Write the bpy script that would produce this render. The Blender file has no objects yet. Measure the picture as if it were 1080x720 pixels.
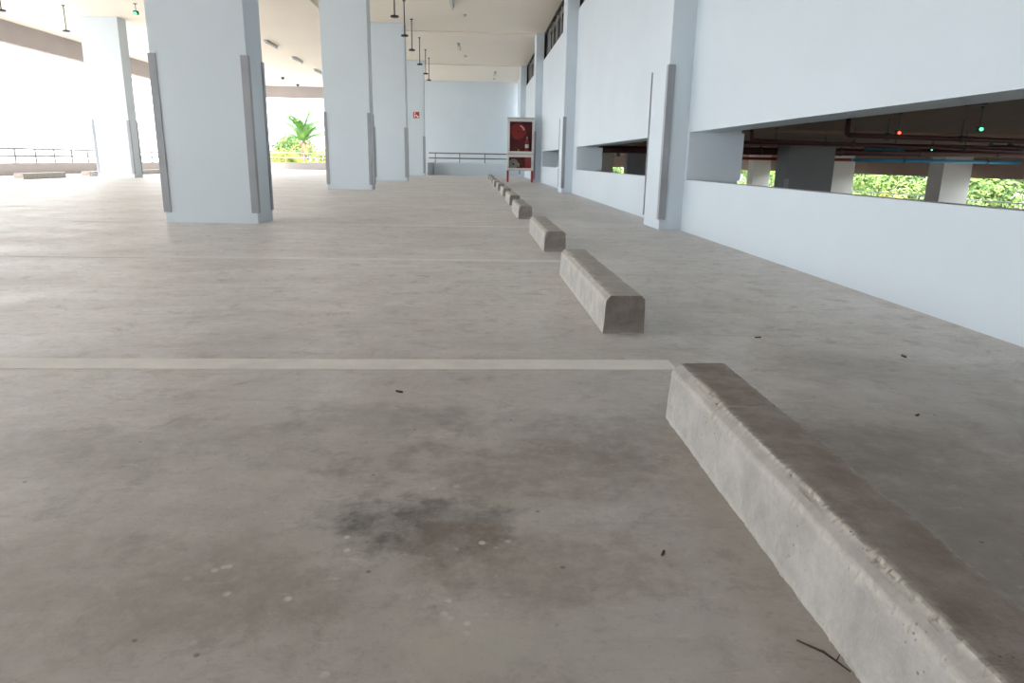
import bpy, bmesh, math, random
from mathutils import Vector, Matrix, noise
random.seed(7)
S = bpy.context.scene
COL = S.collection
PI = math.pi

# ------------------------------------------------------------------ helpers
def link_mesh(name, bm, mat, parent=None, smooth=False):
    me = bpy.data.meshes.new(name)
    bmesh.ops.recalc_face_normals(bm, faces=bm.faces[:])
    bm.to_mesh(me); bm.free()
    mats = mat if isinstance(mat, (list, tuple)) else [mat]
    for m in mats: me.materials.append(m)
    if smooth:
        for p in me.polygons: p.use_smooth = True
    o = bpy.data.objects.new(name, me); COL.objects.link(o)
    if parent is not None: o.parent = parent
    return o

def empty(name, loc=(0, 0, 0), rz=0.0):
    o = bpy.data.objects.new(name, None); COL.objects.link(o)
    o.location = loc; o.rotation_euler = (0, 0, rz); o.empty_display_size = 0.1
    return o

def tag(o, label=None, cat=None, group=None, kind=None):
    if label: o['label'] = label
    if cat: o['category'] = cat
    if group: o['group'] = group
    if kind: o['kind'] = kind
    return o

def copy_tree(o, parent=None):
    c = o.copy(); COL.objects.link(c)
    if parent is not None: c.parent = parent
    for ch in list(o.children): copy_tree(ch, c)
    return c

def box(bm, x0, x1, y0, y1, z0, z1, bevel=0.0, mi=0):
    vs = [bm.verts.new((x, y, z)) for x in (x0, x1) for y in (y0, y1) for z in (z0, z1)]
    idx = [(0, 1, 3, 2), (4, 6, 7, 5), (0, 4, 5, 1), (2, 3, 7, 6), (0, 2, 6, 4), (1, 5, 7, 3)]
    fs = [bm.faces.new([vs[i] for i in f]) for f in idx]
    for f in fs: f.material_index = mi
    if bevel:
        es = list({e for f in fs for e in f.edges})
        bmesh.ops.bevel(bm, geom=es, offset=bevel, segments=2, profile=0.5, affect='EDGES')
    return vs

def tube(bm, pts, r, seg=10, caps=True, mi=0):
    pts = [Vector(p) for p in pts]
    rings = []
    up = None
    for i, p in enumerate(pts):
        if i == 0: d = pts[1] - p
        elif i == len(pts) - 1: d = p - pts[i - 1]
        else: d = (pts[i + 1] - p).normalized() + (p - pts[i - 1]).normalized()
        d.normalize()
        a = d.orthogonal().normalized() if up is None else (up - d * up.dot(d)).normalized()
        up = a; b = d.cross(a)
        rr = r[i] if isinstance(r, (list, tuple)) else r
        rings.append([bm.verts.new(p + (a * math.cos(2 * PI * k / seg) + b * math.sin(2 * PI * k / seg)) * rr) for k in range(seg)])
    for q in range(len(rings) - 1):
        for k in range(seg):
            f = bm.faces.new((rings[q][k], rings[q][(k + 1) % seg], rings[q + 1][(k + 1) % seg], rings[q + 1][k])); f.material_index = mi
    if caps:
        for rg in (rings[0], rings[-1]):
            f = bm.faces.new(rg); f.material_index = mi

def lathe(bm, prof, center=(0, 0, 0), axis='Z', seg=24, mi=0):
    c = Vector(center); rings = []
    for (r, h) in prof:
        ring = []
        for k in range(seg):
            a = 2 * PI * k / seg; u, v = r * math.cos(a), r * math.sin(a)
            p = {'Z': (u, v, h), 'Y': (u, h, v), 'X': (h, u, v)}[axis]
            ring.append(bm.verts.new(c + Vector(p)))
        rings.append(ring)
    for q in range(len(rings) - 1):
        for k in range(seg):
            f = bm.faces.new((rings[q][k], rings[q][(k + 1) % seg], rings[q + 1][(k + 1) % seg], rings[q + 1][k])); f.material_index = mi
    for rg in (rings[0], rings[-1]):
        f = bm.faces.new(rg); f.material_index = mi

def poly_prism(bm, pts, y0, y1, mi=0):
    """polygon in x,z extruded along y"""
    a = [bm.verts.new((x, y0, z)) for x, z in pts]; b = [bm.verts.new((x, y1, z)) for x, z in pts]
    n = len(pts)
    fs = [bm.faces.new(a), bm.faces.new(list(reversed(b)))]
    for i in range(n): fs.append(bm.faces.new((a[i], a[(i + 1) % n], b[(i + 1) % n], b[i])))
    for f in fs: f.material_index = mi

# ------------------------------------------------------------------ materials
def mat(name):
    m = bpy.data.materials.new(name); m.use_nodes = True
    nt = m.node_tree; b = nt.nodes['Principled BSDF']
    return m, nt, b

def N(nt, t, **kw):
    n = nt.nodes.new(t)
    for k, v in kw.items():
        if k.startswith('i_'): n.inputs[k[2:].replace('_', ' ')].default_value = v
        else: setattr(n, k, v)
    return n

def simple(name, col, rough=0.5, metal=0.0, var=0.06, scale=6.0, bump=0.0, spec=0.5, emit=None, estr=0.0):
    m, nt, b = mat(name)
    co = N(nt, 'ShaderNodeTexCoord'); nz = N(nt, 'ShaderNodeTexNoise'); nz.inputs['Scale'].default_value = scale; nz.inputs['Detail'].default_value = 5
    nt.links.new(co.outputs['Object'], nz.inputs['Vector'])
    r = N(nt, 'ShaderNodeValToRGB')
    lo = [max(0, c * (1 - var)) for c in col] + [1]; hi = [min(1, c * (1 + var)) for c in col] + [1]
    r.color_ramp.elements[0].position = .3; r.color_ramp.elements[1].position = .7
    r.color_ramp.elements[0].color = lo; r.color_ramp.elements[1].color = hi
    nt.links.new(nz.outputs['Fac'], r.inputs['Fac']); nt.links.new(r.outputs['Color'], b.inputs['Base Color'])
    b.inputs['Roughness'].default_value = rough; b.inputs['Metallic'].default_value = metal
    b.inputs['Specular IOR Level'].default_value = spec
    if emit:
        b.inputs['Emission Color'].default_value = (*emit, 1); b.inputs['Emission Strength'].default_value = estr
    if bump:
        n2 = N(nt, 'ShaderNodeTexNoise'); n2.inputs['Scale'].default_value = scale * 8; n2.inputs['Detail'].default_value = 6
        nt.links.new(co.outputs['Object'], n2.inputs['Vector'])
        bp = N(nt, 'ShaderNodeBump'); bp.inputs['Strength'].default_value = bump; bp.inputs['Distance'].default_value = .01
        nt.links.new(n2.outputs['Fac'], bp.inputs['Height']); nt.links.new(bp.outputs['Normal'], b.inputs['Normal'])
    return m

M = {}
M['paint'] = simple('pale_blue_wall_paint', (.63, .71, .78), .5, var=.02, scale=1.2, bump=.05, spec=.35)
M['pillar'] = simple('blue_grey_pillar_paint', (.60, .675, .735), .5, var=.02, scale=1.2, bump=.05, spec=.35)
M['ceiling'] = simple('cream_ceiling_paint', (.84, .765, .66), .7, var=.02, scale=.6, spec=.2)
M['beam'] = simple('pinkish_beam_render', (.36, .325, .315), .8, var=.04, scale=1.5, spec=.2)
M['brown'] = simple('brown_fascia_render', (.33, .24, .20), .8, var=.05, scale=1.5, spec=.2)
M['parapet'] = simple('pinkish_grey_parapet', (.42, .385, .375), .8, var=.04, scale=1.5, spec=.2)
M['guard'] = simple('grey_rubber_guard', (.30, .315, .345), .45, var=.05, scale=5)
M['rail'] = simple('galvanised_rail', (.16, .155, .15), .45, metal=.3, var=.06)
M['brownrail'] = simple('brown_painted_pipe', (.17, .15, .13), .5, var=.1)
M['black'] = simple('black_plastic', (.012, .012, .013), .4, var=.2)
M['rod'] = simple('dark_grey_rod', (.05, .047, .045), .5, var=.2)
M['white'] = simple('white_enamel', (.70, .70, .68), .5, var=.03)
M['tube'] = simple('unlit_fluorescent_tube', (.78, .78, .76), .3, var=.02)
M['fixture'] = simple('grey_fixture_body', (.45, .44, .42), .5, var=.03)
M['steel'] = simple('cabinet_grey_metal', (.42, .40, .38), .45, var=.05)
M['steel2'] = simple('cabinet_door_metal', (.62, .60, .57), .4, var=.04)
M['red'] = simple('red_gloss_paint', (.34, .010, .018), .35, var=.08)
M['redin'] = simple('dark_red_interior', (.13, .008, .014), .5, var=.2)
M['reel'] = simple('hose_reel_red', (.27, .010, .012), .3, var=.1)
M['hose'] = simple('pale_rubber_hose', (.55, .46, .36), .5, var=.1)
M['canvas'] = simple('grey_canvas_hose', (.36, .36, .34), .8, var=.15, scale=30)
M['brass'] = simple('brass', (.60, .42, .16), .35, metal=.8, var=.08)
M['label'] = simple('pale_label_paper', (.62, .68, .62), .6, var=.05)
M['pipe_red'] = simple('dark_red_sprinkler_pipe', (.065, .012, .012), .45, var=.15)
M['pipe_red2'] = simple('bright_red_sprinkler_pipe', (.30, .02, .02), .45, var=.1)
M['blue'] = simple('bright_blue_pipe', (.06, .36, .62), .45, var=.06)
M['teal'] = simple('dark_teal_valve_paint', (.015, .10, .12), .45, var=.1)
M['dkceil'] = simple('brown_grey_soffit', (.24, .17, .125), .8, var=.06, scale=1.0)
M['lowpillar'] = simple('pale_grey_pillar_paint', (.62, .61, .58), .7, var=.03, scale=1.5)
M['shadepillar'] = simple('shaded_pillar_paint', (.19, .195, .20), .7, var=.04, scale=1.5)  # interior shade put into a darker copy of the pillar paint
M['louvre_dark'] = simple('dark_louvre_back', (.010, .008, .007), .7, var=.15)
M['louvre'] = simple('pale_louvre_post', (.42, .43, .40), .6, var=.06)
M['sign_green'] = simple('green_sign_face', (.01, .22, .10), .4, var=.05)
M['led_green'] = simple('green_indicator', (.02, .6, .15), .3, emit=(.05, 1, .25), estr=1.2)
M['led_red'] = simple('red_indicator', (.6, .03, .02), .3, emit=(1, .06, .03), estr=1.0)
M['twig'] = simple('dry_twig', (.05, .03, .022), .8, var=.3, scale=20)
M['chip'] = simple('dry_leaf_scrap', (.07, .035, .02), .8, var=.3, scale=30)
M['bark'] = simple('grey_brown_bark', (.16, .11, .075), .9, var=.25, scale=8, bump=.4)
M['deadfrond'] = simple('dead_palm_frond', (.42, .22, .09), .8, var=.2)

def leafmat(name, a, b_, scale=1.3):
    m, nt, b = mat(name)
    co = N(nt, 'ShaderNodeNewGeometry'); nz = N(nt, 'ShaderNodeTexNoise'); nz.inputs['Scale'].default_value = scale; nz.inputs['Detail'].default_value = 6
    nt.links.new(co.outputs['Position'], nz.inputs['Vector'])
    r = N(nt, 'ShaderNodeValToRGB'); r.color_ramp.elements[0].position = .35; r.color_ramp.elements[1].position = .65
    r.color_ramp.elements[0].color = (*a, 1); r.color_ramp.elements[1].color = (*b_, 1)
    nt.links.new(nz.outputs['Fac'], r.inputs['Fac']); nt.links.new(r.outputs['Color'], b.inputs['Base Color'])
    b.inputs['Roughness'].default_value = .55
    b.inputs['Specular IOR Level'].default_value = .3
    return m
M['leaf'] = leafmat('mid_green_leaves', (.035, .085, .02), (.25, .36, .09), 2.2)
M['leafdk'] = leafmat('dark_green_leaves', (.008, .025, .012), (.10, .17, .06), 1.6)
M['leafyl'] = leafmat('yellow_green_leaves', (.12, .20, .03), (.55, .52, .12), 2.5)
M['palm'] = leafmat('palm_leaves', (.05, .15, .03), (.20, .38, .10))
M['grass'] = simple('pale_concrete_yard', (.50, .475, .44), .85, var=.08, scale=.3)

def glass():
    m, nt, b = mat('cabinet_glass')
    b.inputs['Base Color'].default_value = (1, 1, 1, 1); b.inputs['Roughness'].default_value = .03
    b.inputs['Transmission Weight'].default_value = 1; b.inputs['IOR'].default_value = 1.05
    b.inputs['Specular IOR Level'].default_value = .5
    return m
M['glass'] = glass()

def mixc(nt, fac, a, b_, blend='MIX'):
    n = nt.nodes.new('ShaderNodeMix'); n.data_type = 'RGBA'; n.blend_type = blend
    def put(sock, v):
        if isinstance(v, (tuple, list)): sock.default_value = (*v, 1) if len(v) == 3 else v
        elif isinstance(v, (int, float)): sock.default_value = v
        else: nt.links.new(v, sock)
    put(n.inputs['Factor'], fac); put(n.inputs['A'], a); put(n.inputs['B'], b_)
    return n.outputs['Result']

def ramp(nt, src, p0, p1, c0=(0, 0, 0), c1=(1, 1, 1)):
    r = nt.nodes.new('ShaderNodeValToRGB'); e = r.color_ramp.elements
    e[0].position = p0; e[1].position = p1; e[0].color = (*c0, 1); e[1].color = (*c1, 1)
    nt.links.new(src, r.inputs['Fac']); return r.outputs['Color']

def noise_tex(nt, vec, scale, detail=6, rough=.6, dist=0.0):
    n = nt.nodes.new('ShaderNodeTexNoise'); n.inputs['Scale'].default_value = scale; n.inputs['Detail'].default_value = detail
    n.inputs['Roughness'].default_value = rough; n.inputs['Distortion'].default_value = dist
    nt.links.new(vec, n.inputs['Vector']); return n.outputs['Fac']

def math_n(nt, op, a, b_=None, clamp=False):
    n = nt.nodes.new('ShaderNodeMath'); n.operation = op; n.use_clamp = clamp
    for i, v in enumerate((a, b_)):
        if v is None: continue
        if isinstance(v, (int, float)): n.inputs[i].default_value = v
        else: nt.links.new(v, n.inputs[i])
    return n.outputs[0]

def floor_mat():
    m, nt, b = mat('power_floated_concrete')
    tc = N(nt, 'ShaderNodeTexCoord'); P = tc.outputs['Object']
    # base cloudy cement
    c = ramp(nt, noise_tex(nt, P, .9, 8, .62, .4), .33, .67, (.55, .53, .525), (.73, .71, .70))
    # brownish patches
    br = ramp(nt, noise_tex(nt, P, .55, 6, .6, .8), .47, .66)
    c = mixc(nt, math_n(nt, 'MULTIPLY', br, .6), c, (.53, .475, .45))
    # trowel streaks along x
    mp = N(nt, 'ShaderNodeMapping'); mp.inputs['Scale'].default_value = (.7, 3.2, 1); nt.links.new(P, mp.inputs['Vector'])
    st = ramp(nt, noise_tex(nt, mp.outputs['Vector'], 2.2, 7, .68, 1.2), .36, .66)
    c = mixc(nt, math_n(nt, 'MULTIPLY', st, .5), c, (.78, .765, .755))
    dk = ramp(nt, noise_tex(nt, mp.outputs['Vector'], 3.1, 8, .7, .7), .54, .70)
    c = mixc(nt, math_n(nt, 'MULTIPLY', dk, .55), c, (.37, .35, .335))
    # fine grain
    fg = ramp(nt, noise_tex(nt, P, 26, 6, .7), .35, .7)
    c = mixc(nt, math_n(nt, 'MULTIPLY', fg, .34), c, (.37, .355, .335))
    # damp dark stains with their own outline
    def stain(x, y, rx, ry, col, strength, edge=.55):
        nonlocal c
        mpp = N(nt, 'ShaderNodeMapping'); mpp.vector_type = 'TEXTURE'
        mpp.inputs['Location'].default_value = (x, y, 0); mpp.inputs['Scale'].default_value = (rx, ry, 1)
        nt.links.new(P, mpp.inputs['Vector'])
        ln = N(nt, 'ShaderNodeVectorMath'); ln.operation = 'LENGTH'; nt.links.new(mpp.outputs['Vector'], ln.inputs[0])
        d = math_n(nt, 'ADD', ln.outputs['Value'], math_n(nt, 'MULTIPLY', math_n(nt, 'SUBTRACT', noise_tex(nt, P, 5, 8, .72, .15), .5), 2.6))
        f = ramp(nt, d, edge, 1.35, (1, 1, 1), (0, 0, 0))
        sp = ramp(nt, noise_tex(nt, P, 16, 6, .75), .38, .6)
        f = math_n(nt, 'MULTIPLY', math_n(nt, 'MULTIPLY', f, math_n(nt, 'ADD', math_n(nt, 'MULTIPLY', sp, .6), .4)), strength)
        c = mixc(nt, f, c, col)
    # trodden-in grime over the nearest bays; second call paints the foreground stop's shadow
    def grime_shade(x, y, rx, ry, col, strength):
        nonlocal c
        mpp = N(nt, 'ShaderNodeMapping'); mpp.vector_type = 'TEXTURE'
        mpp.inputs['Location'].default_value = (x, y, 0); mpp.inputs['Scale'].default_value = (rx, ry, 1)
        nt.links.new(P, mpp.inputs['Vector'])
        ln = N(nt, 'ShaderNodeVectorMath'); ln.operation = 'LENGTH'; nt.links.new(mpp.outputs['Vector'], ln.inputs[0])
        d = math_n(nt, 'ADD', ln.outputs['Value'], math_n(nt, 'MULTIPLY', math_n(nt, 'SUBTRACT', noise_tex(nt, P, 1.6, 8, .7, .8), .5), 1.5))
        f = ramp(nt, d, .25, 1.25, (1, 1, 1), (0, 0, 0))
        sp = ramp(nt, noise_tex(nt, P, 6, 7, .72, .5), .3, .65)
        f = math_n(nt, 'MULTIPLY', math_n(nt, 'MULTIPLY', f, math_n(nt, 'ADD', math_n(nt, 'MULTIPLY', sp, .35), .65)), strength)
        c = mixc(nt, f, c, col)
    grime_shade(.2, .8, 2.7, 2.8, (.29, .265, .245), .74)
    stain(.35, 1.62, .5, .22, (.17, .155, .145), .5)
    stain(-.75, 1.55, .5, .2, (.22, .205, .19), .45)
    stain(-.35, .95, .25, .12, (.21, .175, .155), .5)
    stain(.2, .82, .3, .08, (.44, .425, .40), .6)
    grime_shade(1.2, 1.2, .9, 1.5, (.20, .17, .148), .75)  # brown floor right of the foreground stop, with its shadow painted in
    m1 = ramp(nt, noise_tex(nt, P, 4.5, 9, .74, .3), .42, .66)
    c = mixc(nt, math_n(nt, 'MULTIPLY', m1, .5), c, (.47, .45, .43))
    m2 = ramp(nt, noise_tex(nt, P, 7.5, 9, .76, .4), .53, .68)
    c = mixc(nt, math_n(nt, 'MULTIPLY', m2, .5), c, (.20, .175, .16))
    mp4 = N(nt, 'ShaderNodeMapping'); mp4.inputs['Scale'].default_value = (1, 2.6, 1); nt.links.new(P, mp4.inputs['Vector'])
    m4 = ramp(nt, noise_tex(nt, mp4.outputs['Vector'], 14, 8, .72), .56, .66)
    c = mixc(nt, math_n(nt, 'MULTIPLY', m4, .38), c, (.27, .255, .24))
    m5 = ramp(nt, noise_tex(nt, mp4.outputs['Vector'], 11, 8, .75, .3), .60, .70)
    c = mixc(nt, math_n(nt, 'MULTIPLY', m5, .45), c, (.66, .645, .62))
    m3 = ramp(nt, noise_tex(nt, P, 55, 7, .75), .56, .70)
    c = mixc(nt, math_n(nt, 'MULTIPLY', m3, .5), c, (.20, .18, .165))
    stain(-.10, 1.18, .22, .13, (.10, .094, .088), .9)
    stain(.10, 1.42, .42, .20, (.20, .165, .145), .6)
    stain(.12, 1.05, .30, .16, (.22, .175, .15), .55)
    stain(-.25, 1.75, .30, .12, (.22, .205, .19), .5)
    stain(-.02, .84, .12, .10, (.46, .44, .39), .7)
    stain(.95, 1.55, .20, .18, (.19, .155, .125), .6)
    stain(.95, 1.15, .35, .5, (.22, .185, .155), .5)
    stain(-.55, 1.0, .35, .2, (.28, .245, .215), .5)
    # pale cement splashes near the stain
    v = N(nt, 'ShaderNodeTexVoronoi'); v.inputs['Scale'].default_value = 26; nt.links.new(P, v.inputs['Vector'])
    spl = ramp(nt, v.outputs['Distance'], .13, .22, (1, 1, 1), (0, 0, 0))
    mpx = N(nt, 'ShaderNodeMapping'); mpx.vector_type = 'TEXTURE'; mpx.inputs['Location'].default_value = (-.18, 1.05, 0); mpx.inputs['Scale'].default_value = (.32, .42, 1)
    nt.links.new(P, mpx.inputs['Vector']); lx = N(nt, 'ShaderNodeVectorMath'); lx.operation = 'LENGTH'; nt.links.new(mpx.outputs['Vector'], lx.inputs[0])
    spl = math_n(nt, 'MULTIPLY', spl, ramp(nt, lx.outputs['Value'], .6, 1.1, (1, 1, 1), (0, 0, 0)))
    gate = ramp(nt, noise_tex(nt, P, 7, 3, .5), .50, .58)
    c = mixc(nt, math_n(nt, 'MULTIPLY', math_n(nt, 'MULTIPLY', spl, gate), .8), c, (.62, .61, .57))
    # tiny dark pits
    v2 = N(nt, 'ShaderNodeTexVoronoi'); v2.inputs['Scale'].default_value = 9; nt.links.new(P, v2.inputs['Vector'])
    pit = ramp(nt, v2.outputs['Distance'], .025, .05, (1, 1, 1), (0, 0, 0))
    c = mixc(nt, math_n(nt, 'MULTIPLY', pit, .6), c, (.06, .05, .045))
    nt.links.new(c, b.inputs['Base Color'])
    rg = ramp(nt, noise_tex(nt, P, 1.7, 6, .6), .3, .7, (.40, .40, .40), (.62, .62, .62))
    nt.links.new(rg, b.inputs['Roughness']); b.inputs['Specular IOR Level'].default_value = .5
    bp = N(nt, 'ShaderNodeBump'); bp.inputs['Strength'].default_value = .35; bp.inputs['Distance'].default_value = .004
    nt.links.new(noise_tex(nt, P, 40, 6, .65), bp.inputs['Height']); nt.links.new(bp.outputs['Normal'], b.inputs['Normal'])
    return m
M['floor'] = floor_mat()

def line_mat():
    m, nt, b = mat('worn_white_line_paint')
    tc = N(nt, 'ShaderNodeTexCoord'); P = tc.outputs['Object']
    f = ramp(nt, noise_tex(nt, P, 7, 7, .7), .35, .75)
    c = mixc(nt, f, (.74, .73, .695), (.58, .565, .54))
    sx_ = N(nt, 'ShaderNodeSeparateXYZ'); nt.links.new(P, sx_.inputs[0])
    wear = math_n(nt, 'ADD', sx_.outputs['X'], math_n(nt, 'MULTIPLY', noise_tex(nt, P, 2.5, 6, .7), 1.6))
    c = mixc(nt, ramp(nt, math_n(nt, 'MULTIPLY', math_n(nt, 'ADD', wear, 3.2), .25), .2, .75, (1, 1, 1), (0, 0, 0)), c, (.55, .53, .515))
    nt.links.new(c, b.inputs['Base Color']); b.inputs['Roughness'].default_value = .55
    return m
M['line'] = line_mat()

def stop_mat():
    m, nt, b = mat('cast_concrete_stop')
    tc = N(nt, 'ShaderNodeTexCoord'); P = tc.outputs['Object']
    c = ramp(nt, noise_tex(nt, P, 9, 8, .65, .5), .32, .70, (.37, .355, .335), (.54, .525, .50))
    mp = N(nt, 'ShaderNodeMapping'); mp.inputs['Scale'].default_value = (6, 7, 2.5); nt.links.new(P, mp.inputs['Vector'])
    st = ramp(nt, noise_tex(nt, mp.outputs['Vector'], 2, 6, .65), .50, .70)
    c = mixc(nt, math_n(nt, 'MULTIPLY', st, .4), c, (.56, .55, .53))
    g = ramp(nt, noise_tex(nt, P, 70, 5, .7), .35, .7)
    c = mixc(nt, math_n(nt, 'MULTIPLY', g, .25), c, (.25, .235, .215))
    # tyre dirt trodden into the upper face; the same mask paints shade on the end faces
    at = N(nt, 'ShaderNodeAttribute'); at.attribute_name = 'dirt_end_shade'
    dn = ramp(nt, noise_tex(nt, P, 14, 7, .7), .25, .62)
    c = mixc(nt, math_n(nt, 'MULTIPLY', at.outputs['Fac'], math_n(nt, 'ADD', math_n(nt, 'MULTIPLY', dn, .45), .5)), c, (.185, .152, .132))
    ac = N(nt, 'ShaderNodeAttribute'); ac.attribute_name = 'chip'
    c = mixc(nt, math_n(nt, 'MULTIPLY', ac.outputs['Fac'], .75), c, (.60, .575, .52))
    pv = N(nt, 'ShaderNodeTexVoronoi'); pv.inputs['Scale'].default_value = 60; nt.links.new(P, pv.inputs['Vector'])
    pit = ramp(nt, pv.outputs['Distance'], .09, .16, (1, 1, 1), (0, 0, 0))
    gate = ramp(nt, noise_tex(nt, P, 8, 4, .6), .55, .63)
    pg = math_n(nt, 'MULTIPLY', math_n(nt, 'MULTIPLY', pit, gate), .7)
    pv2 = N(nt, 'ShaderNodeTexVoronoi'); pv2.inputs['Scale'].default_value = 120; nt.links.new(P, pv2.inputs['Vector'])
    crumb = ramp(nt, pv2.outputs['Distance'], .16, .30, (1, 1, 1), (0, 0, 0))
    cg = ramp(nt, noise_tex(nt, P, 22, 5, .6), .48, .58)
    pg = math_n(nt, 'MAXIMUM', pg, math_n(nt, 'MULTIPLY', math_n(nt, 'MULTIPLY', crumb, cg), math_n(nt, 'MULTIPLY', ac.outputs['Fac'], .85)))
    c = mixc(nt, pg, c, (.10, .08, .07))
    nt.links.new(c, b.inputs['Base Color']); b.inputs['Roughness'].default_value = .85; b.inputs['Specular IOR Level'].default_value = .3
    bp = N(nt, 'ShaderNodeBump'); bp.inputs['Strength'].default_value = .8; bp.inputs['Distance'].default_value = .004
    nt.links.new(noise_tex(nt, P, 90, 6, .7), bp.inputs['Height']); nt.links.new(bp.outputs['Normal'], b.inputs['Normal'])
    return m
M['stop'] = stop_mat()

# ------------------------------------------------------------------ the setting
def struct(name, bm, m):
    o = link_mesh(name, bm, m); o['kind'] = 'structure'; return o

XW = 2.11          # face of the right-hand wall
YB, YE = -26.0, 40.2
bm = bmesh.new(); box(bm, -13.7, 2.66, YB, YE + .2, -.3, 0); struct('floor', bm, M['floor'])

def zc(x):         # the slab steps down over the pillar row towards the open left side
    return 4.53 if x >= -4 else 4.32
bm = bmesh.new(); box(bm, -4.0, 2.66, YB, YE + .2, 4.53, 4.95); struct('ceiling', bm, M['ceiling'])
bm = bmesh.new(); box(bm, -13.7, -4.0, YB, YE + .2, 4.32, 4.95); struct('ceiling_left', bm, M['ceiling'])
# shallow drop beams over each row of columns
COLY = [7.14, 15.54, 23.3, 31.0]
for i, y in enumerate(COLY):
    bm = bmesh.new()
    xs = [-3.1, XW]
    box(bm, xs[0], xs[1], y + .15, y + .60, 4.495, 4.535)
    struct('trim_%d' % (i + 1), bm, M['ceiling'])

# right wall: upper panels, sill walls and end strips per bay
bays = [(YB, 7.14, YB, 7.07), (7.80, 15.54, 8.25, 15.03), (16.20, 23.30, 16.65, 22.85), (23.96, 31.0, 24.4, 30.5), (31.66, 37.2, None, None)]
VZ = 3.71
bm = bmesh.new()
for i, (a, b_, o0, o1) in enumerate(bays):
    top = 4.53 if i == 0 else VZ
    if o0 is None:
        box(bm, XW, XW + .3, a, b_, 0, 4.53); continue
    box(bm, XW, XW + .3, a, b_, .965, top)
    box(bm, XW, XW + .11, a, b_, 0, .507)
    if o0 > a: box(bm, XW, XW + .55, a, o0, .507, .965)
    if b_ > o1: box(bm, XW, XW + .55, o1, b_, .507, .965)
    if i == 0: pass
struct('wall_right', bm, M['paint'])

# unseen wall added behind the camera to cut light on the foreground
bm = bmesh.new(); box(bm, -5.2, -4.0, -3.0, -2.75, 0, 4.32); box(bm, -4.0, XW, -3.0, -2.75, 0, 4.53); struct('wall_added_behind', bm, M['parapet'])

# engaged columns on the right wall
def guard_bm(bm, cx, cy, sx, sy, z0=.105, z1=1.595, w=.058, t=.012, strip=False):
    """an L-shaped angle wrapped round a corner; sx, sy point away from the pillar"""
    box(bm, min(cx + sx * t, cx - sx * w), max(cx + sx * t, cx - sx * w), min(cy, cy + sy * t), max(cy, cy + sy * t), z0, z1)
    if strip: return
    box(bm, min(cx, cx + sx * t), max(cx, cx + sx * t), min(cy, cy - sy * w), max(cy, cy - sy * w), z0, z1)

def pillar(name, x0, x1, y0, y1, ztop, label, corners, group=None, z0=0.0, m='pillar', cat='pillar', gz=None):
    cx, cy = (x0 + x1) / 2, (y0 + y1) / 2
    root = empty(name, (cx, cy, z0))
    b = bmesh.new(); hx, hy = (x1 - x0) / 2, (y1 - y0) / 2
    box(b, -hx, hx, -hy, hy, 0, ztop - z0, .006)
    link_mesh('shaft', b, M[m], root)
    for sx, sy in corners:
        b = bmesh.new(); guard_bm(b, sx * hx, sy * hy, sx, sy, strip=(name == 'wall_column' and sy > 0))
        o = link_mesh('corner_guard', b, M['guard'], root); o['label'] = 'grey corner guard strip'
    tag(root, label, cat, group)
    return root

GW = 'columns standing out from the right wall'
clab = ['pale blue wall column in right foreground, nearest, with grey corner strip', 'second pale blue wall column along the right wall',
        'third wall column, right behind the red fire cabinet', 'farthest wall column on the right, near the end wall']
for i, y in enumerate(COLY):
    pillar('wall_column', 1.88, 2.66, y, y + .66, 4.53, clab[i], [(-1, -1), (-1, 1)] if i < 2 else [(-1, -1)], GW, m='paint', cat='column')

# free-standing pillars
GP = 'big pale blue parking deck pillars'
AL = [(-1, -1), (1, -1), (1, 1), (-1, 1)]
pillar('pillar', -3.105, -2.195, 7.26, 7.78, 4.60, 'nearest broad pale blue pillar with grey corner guards', AL, GP)
pillar('pillar', -3.205, -2.245, 15.65, 16.15, 4.60, 'second pale blue pillar, just behind and right of the nearest one', AL, GP)
pillar('pillar', -3.10, -2.115, 22.28, 22.80, 4.60, 'third pale blue pillar in the row, half hidden behind the second', AL, GP)
P4 = pillar('pillar', -3.10, -2.13, 30.2, 30.8, 4.60, 'farthest pale blue pillar, with the small red sign on it', AL, GP)
pillar('pillar', -10.93, -9.90, 21.35, 21.87, 4.36, 'lone bright pillar at far left near the open side', AL, GP)

# left and back edge: parapets, beams, rails
bm = bmesh.new(); box(bm, -13.75, -13.5, YB, YE + .25, 0, .35); struct('wall_left', bm, M['parapet'])
bm = bmesh.new(); box(bm, -13.5, -3.3, YE - .2, YE + .05, 0, .38); struct('wall_back', bm, M['parapet'])
bm = bmesh.new(); box(bm, -13.8, -13.5, YB, YE + .25, 3.71, 4.36); struct('trim_5', bm, M['beam'])
bm = bmesh.new(); box(bm, -13.5, -3.3, YE - .2, YE + .05, 3.74, 4.42); struct('trim_6', bm, M['beam'])
# end wall to the right of the back opening
bm = bmesh.new(); box(bm, -3.3, 2.66, 37.6, 37.9, 0, 4.56); box(bm, -3.3, -3.0, 37.9, YE, 0, 4.56); struct('wall_far', bm, M['pillar'])

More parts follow.
